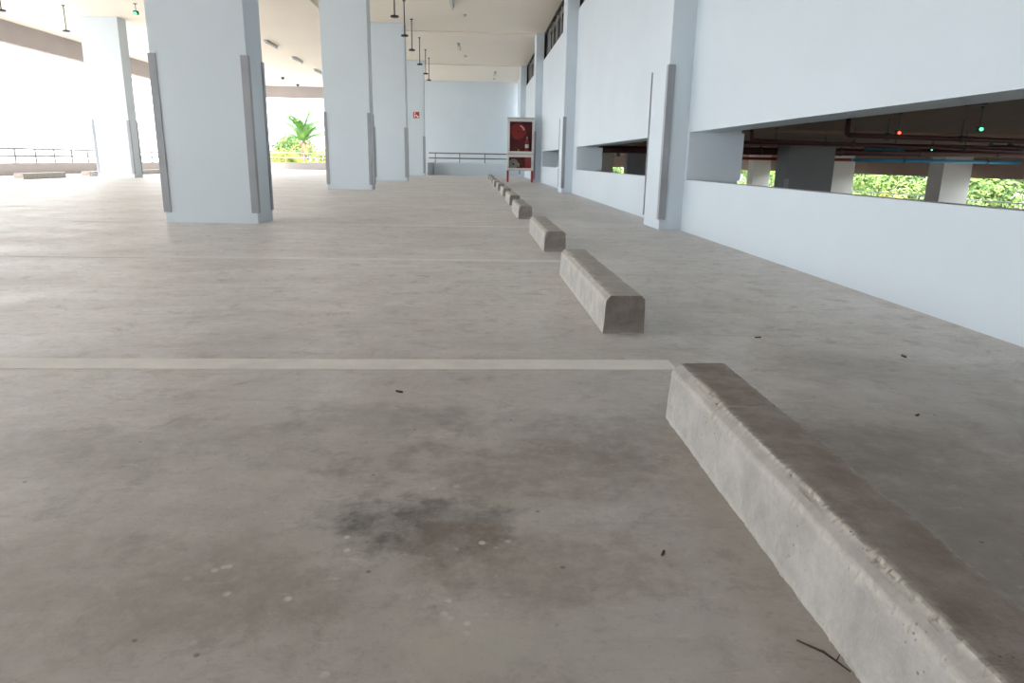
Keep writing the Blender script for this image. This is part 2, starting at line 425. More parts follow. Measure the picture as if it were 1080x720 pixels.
def railing(name, p0, p1, zs, zfoot, n, r, m, label, post_r=None, posts=None):
    root = empty(name, (p0[0], p0[1], zfoot))
    d = Vector((p1[0] - p0[0], p1[1] - p0[1], 0))
    for z in zs:
        b = bmesh.new(); tube(b, [(0, 0, z - zfoot), (d.x, d.y, z - zfoot)], r, 10); link_mesh('rail_pipe', b, M[m], root, True)
    fr = posts if posts else [i / (n - 1) for i in range(n)]
    for f in fr:
        b = bmesh.new()
        tube(b, [(d.x * f, d.y * f, 0), (d.x * f, d.y * f, max(zs) - zfoot)], post_r or r * .9, 8)
        box(b, d.x * f - .05, d.x * f + .05, d.y * f - .05, d.y * f + .05, 0, .012)
        link_mesh('post', b, M[m], root, False)
    tag(root, label, 'railing')
    return root
railing('railing', (-13.62, -2), (-13.62, 40.1), (.555, .765), .35, 43, .03, 'rail', 'thin metal railing on the low parapet along the open left side', post_r=.026)
railing('railing', (-13.4, 40.08), (-3.4, 40.08), (.64, .88), .38, 11, .018, 'white', 'pale railing on the back parapet in front of the palm tree')
# low wall and rail in front of the end wall
bm = bmesh.new(); box(bm, -1.86, XW, 32.35, 32.6, 0, .55); struct('trim_7', bm, M['paint'])
bm = bmesh.new(); box(bm, -2.10, -1.86, 31.6, 32.6, 0, .53); struct('trim_8', bm, M['guard'])  # grey stub block; its colour stands in for a shadowed face
railing('railing', (-2.1, 32.48), (XW - .02, 32.48), (.735, .95), .55, 5, .028, 'brownrail', 'brown two-pipe railing on the low wall before the end wall', post_r=.02, posts=[.07, .33, .6, .86])

# ------------------------------------------------------------------ louvred vents high on the wall
vents = [(7.80, 15.54), (16.20, 23.30), (23.96, 31.0)]
vlab = ['dark barred vent at top edge of the photo, nearest of the three', 'dark barred vent high on wall, middle one with five pale posts', 'small far dark barred vent high on wall above the fire cabinet']
for (a, b_), lab in zip(vents, vlab):
    root = empty('louvre_vent', (XW, a, VZ))
    L = b_ - a; H = 4.53 - VZ
    b = bmesh.new()
    box(b, 0.02, .09, 0, L, 0, .05); box(b, 0.02, .09, 0, L, H - .05, H); box(b, .02, .09, 0, .06, .05, H - .05); box(b, .02, .09, L - .06, L, .05, H - .05)
    link_mesh('frame', b, M['louvre_dark'], root)
    b = bmesh.new(); box(b, .22, .26, 0, L, 0, H); link_mesh('back_panel', b, M['louvre_dark'], root)
    n = 7
    for k in range(1, n):
        b = bmesh.new(); y = L * k / n; box(b, .06, .085, y - .03, y + .03, .05, H - .05); link_mesh('bar', b, M['louvre'], root)
    tag(root, lab, 'vent', 'vents high on the right wall')

# ------------------------------------------------------------------ wheel stops
def stop_mesh(length, seed, ny, hero=False):
    rnd = random.Random(seed)
    w, h, ch = .165, .152, .024 if hero else .02
    # profile from left foot over the top to right foot
    def seg(p, q, n): return [(p[0] + (q[0] - p[0]) * i / n, p[1] + (q[1] - p[1]) * i / n) for i in range(n)]
    k = 3 if hero else 1
    L0, L1 = (-w / 2, 0), (-w / 2 + .007, h - ch)
    T0, T1 = (-w / 2 + .007 + ch * .9, h), (w / 2 - .003 - ch * .65, h)
    R1, R0 = (w / 2 - .003, h - ch * .7), (w / 2, 0)
    prof = seg(L0, L1, 5 * k) + seg(L1, T0, 3 * k) + seg(T0, T1, 5 * k) + seg(T1, R1, 3 * k) + seg(R1, R0, 5 * k) + [R0]
    bm = bmesh.new()
    dl = bm.verts.layers.float.new('dirt_end_shade'); cl = bm.verts.layers.float.new('chip')
    rings = []
    for j in range(ny + 1):
        y = length * j / ny; ring = []
        for i, (x, z) in enumerate(prof):
            p = Vector((x + seed * 3.1, y, z))
            n1 = noise.noise(p * 9); n2 = noise.noise(p * 42); n3 = noise.noise(p * 110)
            # distance to the two upper left arrises
            dA = math.hypot(x - L1[0], z - L1[1]); dB = math.hypot(x - T0[0], z - T0[1]); dC = math.hypot(x - T1[0], z - T1[1])
            dirx = Vector((x, 0, z - h * .45)); dirx.normalize()
            off = n1 * .0016 + n2 * .0006
            chip = 0.0
            wear = max(0, noise.noise(Vector((seed * 5.3, y * 7, 0))) * .7 + noise.noise(Vector((seed * 2.3, y * 31, 3))) * .6 + noise.noise(Vector((seed, y * 90, 7))) * .45 + .2)
            jag = max(0.0, min(1.0, (noise.noise(Vector((y * 34, x * 60, z * 60 + seed))) * .6 + noise.noise(Vector((y * 95, seed * 4, z * 40))) * .55 - .02) * 5))
            for d, wt in ((dA, .75), (dB, 1.1), (dC, .35)):
                rr = .011
                if d < rr:
                    f = (1 - d / rr) * min(1.2, wear) * wt
                    off -= f * .006 + f * abs(n3) * .006 + f * jag * .006
                    chip = max(chip, min(1, f * 2.2), jag * (1 - d / rr) * wt)
            if dA < .0055 and noise.noise(Vector((y * 24, seed * 9, 1))) > -.25: chip = max(chip, .55)
            if z < .012:  # mortar squeezed out at the foot
                off += ((noise.noise(Vector((y * 22, seed, x * 3))) + .1) * .004 + n3 * .003) * (1 if x < 0 else .3)
                chip = max(chip, .45)
            yy = y
            if hero:      # old crack across the top
                dcr = abs(y - (length - .33) - .010 * noise.noise(Vector((x * 45, 1, seed))))
                if dcr < .008 and z > .12:
                    off -= (1 - dcr / .008) * .006; chip = max(chip, (1 - dcr / .008) * .8)
            q = Vector((x, yy, z)) + dirx * off
            if q.z < 0.0 or z == 0: q.z = 0.0
            v = bm.verts.new(q)
            end_shade = 1.0 if j in (0, ny) or (j == 1 and ny < 120) else 0.0  # shade of the end faces painted in as a darker colour
            v[dl] = 1.0 if end_shade else (1.0 if hero else .42) if (z >= h - 1e-6 and x > T0[0] + .004) else (.25 if z > h - ch * .7 else 0.0)
            v[cl] = chip
            ring.append(v)
        rings.append(ring)
    m = len(prof)
    for j in range(ny):
        for i in range(m - 1):
            bm.faces.new((rings[j][i], rings[j][i + 1], rings[j + 1][i + 1], rings[j + 1][i]))
        bm.faces.new((rings[j][m - 1], rings[j][0], rings[j + 1][0], rings[j + 1][m - 1]))
    for ring in (rings[0], rings[-1]):
        bm.faces.new(ring)
    return bm

slabel = ['large chipped concrete wheel stop in the right foreground', 'second concrete wheel stop, dark blunt end facing the camera',
          'third concrete wheel stop, level with the nearest wall column', 'fourth concrete wheel stop in the receding row',
          'fifth concrete wheel stop in the receding row', 'sixth concrete wheel stop in the receding row',
          'seventh concrete wheel stop in the receding row', 'eighth concrete wheel stop in the receding row', 'ninth wheel stop, left of the cabinet legs',
          'tenth wheel stop, last but one in the row', 'eleventh and farthest wheel stop in the row, near the low end wall']
GS = 'concrete wheel stops in a row'
sx = .5935
first = None
spos = [(.595, .16, 1.58), (.593, 2.68, 1.50), (.600, 5.25, 1.5), (.585, 8.28, 1.55), (.60, 10.87, 1.5), (.60, 13.6, 1.5), (.585, 16.2, 1.5), (.56, 18.6, 1.5), (.545, 20.9, 1.5), (.55, 23.5, 1.5), (.55, 26.0, 1.5)]
protos = []
for i, (x, y, L) in enumerate(spos):
    if i < 3:
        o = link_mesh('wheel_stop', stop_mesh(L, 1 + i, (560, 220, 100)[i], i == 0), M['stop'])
        protos.append(o)
    else:
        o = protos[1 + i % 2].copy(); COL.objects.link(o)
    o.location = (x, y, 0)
    tag(o, slabel[i], 'wheel stop', GS)
lft = [(-11.36, 15.6, 'wheel stop at the very left edge by the parapet'), (-11.42, 18.5, 'pale wheel stop at far left, fully visible before the parapet'), (-11.5, 21.75, 'wheel stop at far left, partly behind the lone bright pillar'), (-11.4, 24.9, 'wheel stop at far left, seen between the lone pillar and nearest pillar')]
for x, y, lab in lft:
    o = protos[2].copy(); COL.objects.link(o); o.location = (x, y, 0); o.scale = (1.5, 1.25, 1.0)
    tag(o, lab, 'wheel stop', 'wheel stops by the left parapet')

# ------------------------------------------------------------------ painted bay lines
llab = ['white painted bay line nearest the camera', 'second thin white painted bay line across the floor', 'third faint white bay line, farthest']
for (y, x1, wd), lab in zip(((2.235, .67, .115), (4.75, .61, .10), (7.28, .60, .10)), llab):
    bm = bmesh.new(); n = 40; L = 4.6
    a = []; c = []
    for i in range(n + 1):
        x = x1 - L * i / n
        j1 = noise.noise(Vector((x * 6, y, 0))) * .004; j2 = noise.noise(Vector((x * 6, y, 9))) * .004
        a.append((x, y - wd / 2 + j1)); c.append((x, y + wd / 2 + j2))
    va = [bm.verts.new((p[0], p[1], .0015)) for p in a]; vc = [bm.verts.new((p[0], p[1], .0015)) for p in c]
    for i in range(n): bm.faces.new((va[i], va[i + 1], vc[i + 1], vc[i]))
    r = bmesh.ops.extrude_face_region(bm, geom=bm.faces[:])
    for v in [g for g in r['geom'] if isinstance(g, bmesh.types.BMVert)]: v.co.z = 0.0
    o = link_mesh('bay_line', bm, M['line']); tag(o, lab, 'floor marking', 'painted bay lines')

# ------------------------------------------------------------------ hanging sensors
def hanging_sensor(x, y, zd, label, group):
    top = zc(x)
    root = empty('hanging_sensor', (x, y, top))
    b = bmesh.new(); tube(b, [(0, 0, 0), (0, 0, zd - top + .03)], .014, 8); lathe(b, [(.04, -.0), (.04, -.02)], seg=12)
    link_mesh('rod', b, M['rod'], root)
    b = bmesh.new(); lathe(b, [(.03, .045), (.085, .03), (.095, .012), (.095, 0), (.06, -.012)], (0, 0, zd - top), seg=24)
    link_mesh('sensor_disc', b, M['black'], root, False)
    tag(root, label, 'parking sensor', group)
G1 = 'black sensors hanging over the bays by the pillars'
lab = ['leftmost and largest hanging black disc sensor right of the second pillar', 'second hanging black disc sensor from the left over the bays', 'third hanging black disc sensor, rod fully visible', 'fourth hanging black disc sensor in the row',
       'fifth hanging black disc sensor, just beside the far pillar edge', 'sixth and farthest hanging black disc sensor']
for (x, y), l in zip(((-1.80, 16.8), (-1.82, 19.25), (-1.845, 21.65), (-1.86, 24.75), (-1.84, 27.3), (-1.86, 29.45)), lab):
    hanging_sensor(x, y, 3.69, l, G1)
for (x, y), l in zip(((-10.55, 17.4), (-10.55, 19.95), (-10.56, 22.35)), ('black disc sensor hanging at the top left corner', 'black disc sensor hanging left of the lone bright pillar', 'black disc sensor hanging in front of the lone bright pillar')):
    hanging_sensor(x, y, 3.69, l, 'black sensors hanging at far left')
# small ceiling domes and an indicator box
for x, y, l in ((-9.15, 35.6, 'tiny dark ceiling dome above the palm tree, left one'), (-9.2, 38.7, 'tiny dark ceiling dome above the palm tree, right one near the beam')):
    b = bmesh.new(); lathe(b, [(.05, 0), (.09, -.02), (.085, -.06), (.05, -.10), (.015, -.12)], seg=18)
    o = link_mesh('ceiling_dome', b, M['rod'], smooth=True); o.location = (x, y, zc(x)); tag(o, l, 'ceiling device', 'dark ceiling domes')
def indicator(x, y, z, zt, led, label, s=1.0, group='ceiling indicator lights'):
    root = empty('hanging_indicator', (x, y, zt))
    b = bmesh.new(); box(b, -.06 * s, .06 * s, -.05 * s, .05 * s, z - zt - .02 * s, z - zt + .08 * s, .008 * s); link_mesh('housing', b, M['black'], root)
    b = bmesh.new(); tube(b, [(0, 0, z - zt + .07 * s), (0, 0, 0)], .01 * s, 6); lathe(b, [(.05 * s, -.012), (.05 * s, .003)], seg=14); link_mesh('stem', b, M['rod'], root)
    b = bmesh.new(); lathe(b, [(.035 * s, 0), (.03 * s, -.025 * s), (.012 * s, -.036 * s)], (0, -.05 * s, z - zt + .005), 'Y', 14); link_mesh('lens', b, M[led], root, True)
    tag(root, label, 'indicator light', group)
indicator(-8.55, 19.5, 4.08, 4.32, 'led_green', 'small black ceiling box with green light left of nearest pillar', .9)

# ceiling lamps: bare unlit battens
def batten(x, y0, y1, label, rot=0):
    root = empty('ceiling_light', (x, (y0 + y1) / 2, zc(x))); L = y1 - y0
    b = bmesh.new(); box(b, -.05, .05, -L / 2, L / 2, -.06, 0, .006); link_mesh('lamp_body', b, M['fixture'], root)
    b = bmesh.new(); tube(b, [(0, -L / 2 + .05, -.09), (0, L / 2 - .05, -.09)], .02, 10); link_mesh('lamp_tube', b, M['tube'], root, True)
    for s in (-1, 1):
        b = bmesh.new(); box(b, -.02, .02, s * (L / 2 - .03) - .015, s * (L / 2 - .03) + .015, -.11, -.05); link_mesh('tube_holder', b, M['fixture'], root)
    tag(root, label, 'ceiling light', 'unlit tube lights on the ceiling')
for x, y0, y1, l in ((-6.8, 24.6, 25.9, 'unlit tube light on ceiling, just right of the nearest pillar'), (-6.85, 28.3, 29.7, 'unlit tube light on ceiling, middle one between the two front pillars'), (-6.85, 32.0, 33.3, 'unlit tube light on ceiling, touching the second pillar edge'),
                     (-.62, 18.3, 19.7, 'nearest unlit tube light over the right lane at top edge'), (-.60, 25.6, 26.9, 'second unlit tube light over the right lane'), (.86, 33.2, 34.5, 'farthest unlit tube light near the end wall')):
    batten(x, y0, y1, l)
for x, y, l in ((-.34, 20.8, 'small round ceiling detector nearest, over the right lane'), (-.40, 28.6, 'small round ceiling detector, middle of the right lane'), (.88, 36.0, 'small round ceiling detector nearest the end wall')):
    b = bmesh.new(); lathe(b, [(.075, 0), (.075, -.02), (.05, -.05), (.02, -.06)], seg=20); o = link_mesh('ceiling_detector', b, M['fixture'], smooth=False)
    o.location = (x, y, 4.53); tag(o, l, 'detector', 'round ceiling detectors')

# ------------------------------------------------------------------ fire sign on the far pillar
root = empty('fire_sign', (-2.445, 30.2, 2.42))
b = bmesh.new(); box(b, -.125, .125, -.012, 0, -.125, .125, .004); link_mesh('sign_panel', b, M['red'], root)
b = bmesh.new()
poly_prism(b, [(-.03, -.012), (.045, -.087), (.02, -.105), (.10, -.105), (.10, -.02), (.078, -.05), (.0, .025)], -.017, -.012)
link_mesh('arrow', b, M['white'], root)['label'] = 'white slanting arrow'
b = bmesh.new()
poly_prism(b, [(-.085, -.09), (-.04, -.09), (-.04, .0), (-.055, .02), (-.055, .04), (-.03, .045), (-.03, .06), (-.075, .06), (-.075, .02), (-.085, .0)], -.017, -.012)
lathe(b, [(.03, -.017), (.03, -.012)], (-.055, 0, .085), 'Y', 12)
link_mesh('pictogram', b, M['white'], root)['label'] = 'white extinguisher pictogram'
tag(root, 'small red square fire sign with white arrow on far pillar', 'sign')

# ------------------------------------------------------------------ fire hose cabinet and its contents
CY = 23.10; cd = .19
CYB = CY + cd
cab = empty('fire_cabinet', (1.43, CY, 0))
X0, X1 = 1.005 - 1.43, 1.862 - 1.43
def cbox(nm, m, x0, x1, y0, y1, z0, z1, par=cab, bev=.004):
    b = bmesh.new(); box(b, x0, x1, y0, y1, z0, z1, bev); return link_mesh(nm, b, M[m], par)
b = bmesh.new(); t = .02
box(b, X0, X0 + t, 0, cd, .36, 1.98); box(b, X1 - t, X1, 0, cd, .36, 1.98); box(b, X0, X1, 0, cd, 1.96, 1.98); box(b, X0, X1, 0, cd, .36, .38); box(b, X0, X1, 0, cd, .86, .90); box(b, X0 - .01, X1 + .01, -.03, cd, 1.98, 2.0)
link_mesh('cabinet_shell', b, M['steel'], cab)
b = bmesh.new(); box(b, X0 + t, X1 - t, cd - .012, cd - .002, .38, 1.96); link_mesh('back_panel', b, M['redin'], cab)['label'] = 'dark red back panel'
def door(z0, z1, gx0, gx1, gz0, gz1, nm):
    b = bmesh.new(); y0, y1 = -.025, 0.0
    box(b, X0, gx0, y0, y1, z0, z1); box(b, gx1, X1, y0, y1, z0, z1); box(b, gx0, gx1, y0, y1, gz1, z1); box(b, gx0, gx1, y0, y1, z0, gz0)
    d = link_mesh(nm, b, M['steel2'], cab)
    b = bmesh.new(); box(b, gx0, gx1, -.015, -.010, gz0, gz1); link_mesh('glass_pane', b, M['glass'], d)
    b = bmesh.new(); hx = X1 - .03; hz = (z0 + z1) / 2; box(b, hx - .012, hx + .012, -.05, -.025, hz - .06, hz + .06, .004); link_mesh('handle', b, M['steel'], d)
door(.90, 1.96, 1.083 - 1.43, 1.795 - 1.43, .965, 1.875, 'door')
door(.38, .86, 1.070 - 1.43, 1.785 - 1.43, .445, .785, 'door')
for lx in (X0 + .035, X1 - .035):
    b = bmesh.new()
    for ly in (.03, cd - .03): box(b, lx - .03, lx + .03, ly - .02, ly + .02, 0, .36)
    box(b, lx - .025, lx + .025, .03, cd - .03, .30, .36)
    o = link_mesh('leg', b, M['red'], cab); o['label'] = 'red leg frame'
tag(cab, 'grey glass-fronted fire hose cabinet on red legs by the third wall column', 'fire cabinet')
# reel
rl = empty('hose_reel', (1.365, CY + .10, 1.58))
b = bmesh.new(); lathe(b, [(.235, -.05), (.25, -.045), (.25, -.03), (.235, -.025), (.20, -.03)], (0, 0, 0), 'Y', 40)
lathe(b, [(.20, -.02), (.20, .04)], (0, 0, 0), 'Y', 32); link_mesh('reel_disc', b, M['reel'], rl)
b = bmesh.new(); lathe(b, [(.045, -.07), (.05, -.05)], (0, 0, 0), 'Y', 20); link_mesh('hub', b, M['redin'], rl)
b = bmesh.new()
pts = [(.175 * math.cos(a), -.062, .175 * math.sin(a)) for a in [math.radians(12 + 62 * i / 12) for i in range(13)]]
tube(b, pts, .022, 10); link_mesh('hose', b, M['hose'], rl, True)
tag(rl, 'round red hose reel behind the upper cabinet glass', 'hose reel')
ex = empty('fire_extinguisher', (1.645, CY + .085, .902))
b = bmesh.new(); lathe(b, [(.055, 0), (.062, .01), (.062, .36), (.05, .40), (.022, .425), (.022, .45)], seg=24); link_mesh('cylinder', b, M['red'], ex, True)
b = bmesh.new(); lathe(b, [(.0635, .17), (.0635, .28)], seg=24); link_mesh('label_band', b, M['label'], ex)['label'] = 'pale label band'
b = bmesh.new(); lathe(b, [(.025, .45), (.025, .49)], seg=14); box(b, -.015, .015, -.07, .05, .49, .505); box(b, -.012, .012, -.07, .03, .515, .53); link_mesh('valve', b, M['steel'], ex)
b = bmesh.new(); tube(b, [(.02, 0, .47), (.05, 0, .48), (.075, 0, .44), (.078, 0, .30), (.078, 0, .12)], .011, 8); link_mesh('hose', b, M['black'], ex, True)
tag(ex, 'red fire extinguisher with pale label inside the cabinet', 'fire extinguisher')
vv = empty('valve', (1.37, CY + .10, .902))
b = bmesh.new(); tube(b, [(0, 0, 0), (0, 0, .09)], .03, 12); tube(b, [(0, 0, .09), (0, -.06, .12)], .026, 12); link_mesh('valve_body', b, M['brass'], vv, True)
b = bmesh.new(); lathe(b, [(.045, 0), (.05, .012), (.045, .024)], (0, 0, .13), 'Z', 18); tube(b, [(0, 0, .08), (0, 0, .14)], .01, 8); link_mesh('handwheel', b, M['red'], vv)
tag(vv, 'brass hose valve under the reel in the cabinet', 'valve')
hc = empty('coiled_hose', (1.22, CY + .09, .575))
b = bmesh.new()
pts = []
for i in range(130):
    a = i * 2 * PI / 22; r = .03 + .0225 * a / (2 * PI) 
    pts.append((r * math.cos(a), 0, r * math.sin(a)))
tube(b, pts, .0105, 6); 
for v in b.verts: v.co.y *= 3.2
link_mesh('hose_roll', b, M['canvas'], hc, True)
b = bmesh.new(); tube(b, [(.17, 0, -.10), (.17, -.02, .02)], .022, 12); lathe(b, [(.03, 0), (.03, .03)], (.17, -.01, -.02), 'Z', 14); link_mesh('coupling', b, M['brass'], hc, False)
tag(hc, 'grey rolled canvas hose in the lower cabinet compartment', 'fire hose')
rb = bmesh.new()
poly_prism(rb, [(0, 0), (.28, 0), (.28, .40), (.06, .40), (.02, .30), (.05, .18), (.0, .10)], .05, .15)
o = link_mesh('red_case', rb, M['reel']); o.location = (1.53, CY, .382); tag(o, 'bright red case at the right of the lower cabinet compartment', 'case')

# ------------------------------------------------------------------ lower deck seen through the wall openings
FZ, CZ = -1.2, 1.20
bm = bmesh.new(); box(bm, 2.66, 16.6, YB, 46, FZ - .3, FZ); struct('floor_lower', bm, M['floor'])
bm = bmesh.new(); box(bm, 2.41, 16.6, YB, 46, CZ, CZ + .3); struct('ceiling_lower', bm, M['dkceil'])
bm = bmesh.new(); box(bm, 2.66, 2.75, YB, 46, FZ, 0.0); struct('wall_lower', bm, M['paint'])
bm = bmesh.new(); box(bm, 2.41, 16.2, 45.8, 46, .39, CZ); struct('trim_20', bm, M['brown'])
bm = bmesh.new(); box(bm, 2.41, 16.2, 45.8, 46, FZ, -.75); struct('wall_lower_far', bm, M['parapet'])
bm = bmesh.new(); box(bm, 16.2, 16.45, YB, 46, .385, CZ); struct('trim_9', bm, M['brown'])
bm = bmesh.new(); box(bm, 16.2, 16.45, YB, 46, FZ, -.72); struct('wall_lower_right', bm, M['parapet'])
for i, y in enumerate((3.2, 11.0, 18.8, 26.6, 34.4)):   # deck ribs
    bm = bmesh.new(); box(bm, 2.9, 16.2, y, y + .22, CZ - .045, CZ + .01); struct('trim_%d' % (10 + i), bm, M['dkceil'])
GL = 'pillars on the lower deck'
pillar('pillar', 6.645, 7.66, 15.0, 15.6, CZ, 'dark shaded lower-deck pillar seen through the nearest wall opening', [(-1, -1)], GL, FZ, 'shadepillar')
pillar('pillar', 6.33, 7.15, 29.8, 30.4, CZ, 'dark lower-deck pillar seen through the second wall opening', [], GL, FZ, 'shadepillar')
pillar('pillar', 6.60, 7.35, 38.2, 38.8, CZ, 'pale lower-deck pillar seen at left in the second wall opening', [], GL, FZ, 'lowpillar')
plab = ['pale lower-deck pillar at the far right of the opening, between green views', 'pale lower-deck pillar beside the right edge of the dark pillar', 'pale lower-deck pillar left of the dark pillar in the opening']
for y, l, xa in ((22.3, plab[0], 15.0), (29.0, plab[1], 14.75), (38.0, plab[2], 14.95)):
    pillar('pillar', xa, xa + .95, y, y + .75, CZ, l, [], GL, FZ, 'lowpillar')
railing('railing', (16.32, 0), (16.32, 45), (-.31, -.52), -.72, 31, .02, 'white', 'pale railing beyond the lower deck in front of green trees')

def pipe(pts, r, m, label, hang=(), cat='pipe', zt=CZ):
    root = empty('sprinkler_pipe', pts[0])
    p0 = Vector(pts[0])
    b = bmesh.new(); tube(b, [Vector(p) - p0 for p in pts], r, 10); link_mesh('pipe_run', b, M[m], root, True)
    for f in hang:
        a, c = Vector(pts[-2]), Vector(pts[-1]); q = a.lerp(c, f) - p0
        b = bmesh.new(); tube(b, [(q.x, q.y, q.z), (q.x, q.y, zt - p0.z)], .008, 6)
        lathe(b, [(r + .012, -.02), (r + .012, .02)], q, 'X', 12); link_mesh('hanger', b, M['rod'], root)
    tag(root, label, cat, 'pipes under the lower deck ceiling')
pipe([(4.185, 8, CZ), (4.185, 8, 1.03), (4.22, 8, 1.008), (11.5, 8, .90)], .028, 'pipe_red', 'dark red pipe with an elbow under the red indicator light', (.06, .18, .42))
pipe([(3.86, 10, CZ), (3.86, 10, 1.02), (3.89, 10, 1.003), (13.0, 10, .80)], .026, 'pipe_red', 'dark red pipe elbowing up left of the dark pillar top', (.16, .34, .5))
pipe([(2.9, 17.0, .965), (16.0, 17.0, 1.06)], .085, 'pipe_red', 'thickest dark red main pipe across the lower deck', (.3, .45, .6, .75))
pipe([(2.9, 12.5, 1.05), (16.0, 12.5, 1.04)], .03, 'pipe_red', 'thin dark red pipe running just above the main pipe', (.25, .4, .52, .66))
pipe([(7.8, 22.0, .86), (16.0, 22.0, .90)], .045, 'pipe_red2', 'bright red pipe above the far pale pillars', (.2, .5, .8))
pipe([(11.0, 20.5, .865), (16.1, 20.5, .875)], .05, 'blue', 'bright blue pipe along the top of the far view', (.3, .8))
for x, y, z, l in ((7.55, 13, 1.0, 'teal valve assembly above the left green view'), (9.95, 13, 1.075, 'teal valve assembly above the right green view')):
    root = empty('pipe_valve', (x, y, z))
    b = bmesh.new(); tube(b, [(-.38, 0, 0), (.38, 0, -.01)], .04, 10); lathe(b, [(.06, -.03), (.06, .03)], (0, 0, 0), 'X', 14); link_mesh('valve_body', b, M['teal'], root)
    b = bmesh.new(); tube(b, [(-.36, 0, 0), (-.36, 0, .09)], .03, 8); link_mesh('valve_stem', b, M['teal'], root)
    b = bmesh.new(); tube(b, [(.2, 0, 0), (.2, 0, CZ - z)], .008, 6); link_mesh('hanger', b, M['rod'], root)
    tag(root, l, 'valve', 'teal valves')
for x, y, z, led, l in ((4.30, 7.2, 1.0, 'led_red', 'small ceiling indicator glowing red in the wall opening'), (4.48, 6.26, 1.0, 'led_green', 'green indicator light nearest the right edge, brightest in the opening'),
                        (8.56, 13.18, 1.0, 'led_green', 'green indicator low down, right of the red one'), (4.48, 10.63, 1.0, 'led_green', 'green indicator at the left side of the dark pillar'), (4.35, 11.66, 1.0, 'led_green', 'leftmost green indicator beside the jamb of the opening')):
    indicator(x, y, z, CZ, led, l, .42)
for x, y, l in ((4.12, 5.85, 'dark box light under lower deck ceiling, nearest the right edge'), (3.97, 7.17, 'dark box light under lower deck ceiling, middle one'), (4.02, 8.8, 'dark box light under lower deck ceiling, above the dark pillar')):
    root = empty('box_light', (x, y, CZ)); b = bmesh.new(); box(b, -.06, .06, -.06, .06, -.035, -.008, .004); link_mesh('housing', b, M['black'], root)
    b = bmesh.new(); box(b, -.03, .03, -.03, .03, -.008, 0); link_mesh('mount', b, M['rod'], root); tag(root, l, 'ceiling light', 'dark box lights of the lower deck')
ex_s = empty('exit_sign', (7.30, 37.0, 1.07))
b = bmesh.new(); box(b, -.17, .17, -.02, .02, -.09, .09, .004); link_mesh('sign_box', b, M['sign_green'], ex_s)
b = bmesh.new(); box(b, -.16, -.03, -.026, -.02, -.08, .08); link_mesh('door_pictogram', b, M['white'], ex_s)
b = bmesh.new(); poly_prism(b, [(.02, .01), (.08, .01), (.08, .045), (.14, 0), (.08, -.045), (.08, -.012), (.02, -.012)], -.026, -.02); link_mesh('arrow', b, M['black'], ex_s)
b = bmesh.new(); tube(b, [(0, 0, .08), (0, 0, CZ - 1.07)], .01, 6); link_mesh('stem', b, M['rod'], ex_s)
tag(ex_s, 'small green exit sign hanging in the second wall opening', 'exit sign')

# ------------------------------------------------------------------ litter on the floor
b = bmesh.new()
tube(b, [(.462, .835, .004), (.470, .815, .010), (.482, .800, .012), (.494, .786, .008), (.506, .770, .004)], [.0012, .0016, .0018, .0015, .001], 6)
tube(b, [(.494, .786, .008), (.500, .790, .016)], [.0012, .0006], 5)
o = link_mesh('twig', b, M['twig']); tag(o, 'thin dry twig on the floor against the foreground wheel stop', 'twig')
scr = [(.33, 1.07, .005, 'dark leaf scrap left of the foreground wheel stop'), (1.12, 2.62, .009, 'dark scrap on the floor before the nearest wall column'), (1.55, 2.35, .011, 'dark scrap on the right floor near the wall base'), (-.22, 1.95, .009, 'dark scrap on the floor just below the nearest bay line'), (1.22, 1.75, .006, 'small dark scrap on the floor right of the foreground wheel stop'), (-.95, 1.22, .006, 'dark scrap at the left edge of the floor')]
for x, y, s, l in scr:
    b = bmesh.new(); n = 9
    top = [b.verts.new((s * (1 + .4 * noise.noise(Vector((k, x, y)))) * math.cos(2 * PI * k / n) * 1.5, s * .6 * math.sin(2 * PI * k / n), .003 + .002 * math.sin(k * 1.7))) for k in range(n)]
    bot = [b.verts.new((v.co.x, v.co.y, 0)) for v in top]
    b.faces.new(top); b.faces.new(bot[::-1])
    for k in range(n): b.faces.new((top[k], bot[k], bot[(k + 1) % n], top[(k + 1) % n]))
    o = link_mesh('leaf_scrap', b, M['chip']); o.location = (x, y, 0); o.rotation_euler[2] = x * 3; tag(o, l, 'litter', 'dry scraps on the floor')

# ------------------------------------------------------------------ outdoors
GZ = -4.0
bm = bmesh.new(); box(bm, -160, 160, -120, 220, GZ - .3, GZ); o = struct('ground', bm, M['grass'])

def crown_bm(r, h, n, leaf, seed):
    rnd = random.Random(seed); b = bmesh.new()
    lumps = [(Vector((rnd.uniform(-.55, .55) * r, rnd.uniform(-.55, .55) * r, rnd.uniform(-.35, .45) * h)), rnd.uniform(.38, .62)) for _ in range(14)]
    for i in range(n):
        c, s = rnd.choice(lumps)
        d = Vector((rnd.gauss(0, 1), rnd.gauss(0, 1), rnd.gauss(0, 1))).normalized()
        p = c + Vector((d.x * r * s, d.y * r * s, d.z * h * s * .7)) * rnd.uniform(.75, 1.05)
        nrm = (d + Vector((rnd.uniform(-.6, .6), rnd.uniform(-.6, .6), rnd.uniform(-.2, .8)))).normalized()
        u = nrm.orthogonal().normalized(); u.rotate(Matrix.Rotation(rnd.uniform(0, 2 * PI), 3, nrm)); v = nrm.cross(u)
        L = leaf * rnd.uniform(.7, 1.3); w = L * .42
        q = [p - u * L * .5, p + v * w * .5 + nrm * L * .05, p + u * L * .5, p - v * w * .5 + nrm * L * .05]
        b.faces.new([b.verts.new(k) for k in q])
    return b
def crown_mesh(*a):
    b = crown_bm(*a); me = bpy.data.meshes.new('foliage'); b.to_mesh(me); b.free(); return me
crowns = [crown_mesh(2.3, 2.6, 5200, .24, s) for s in range(3)]
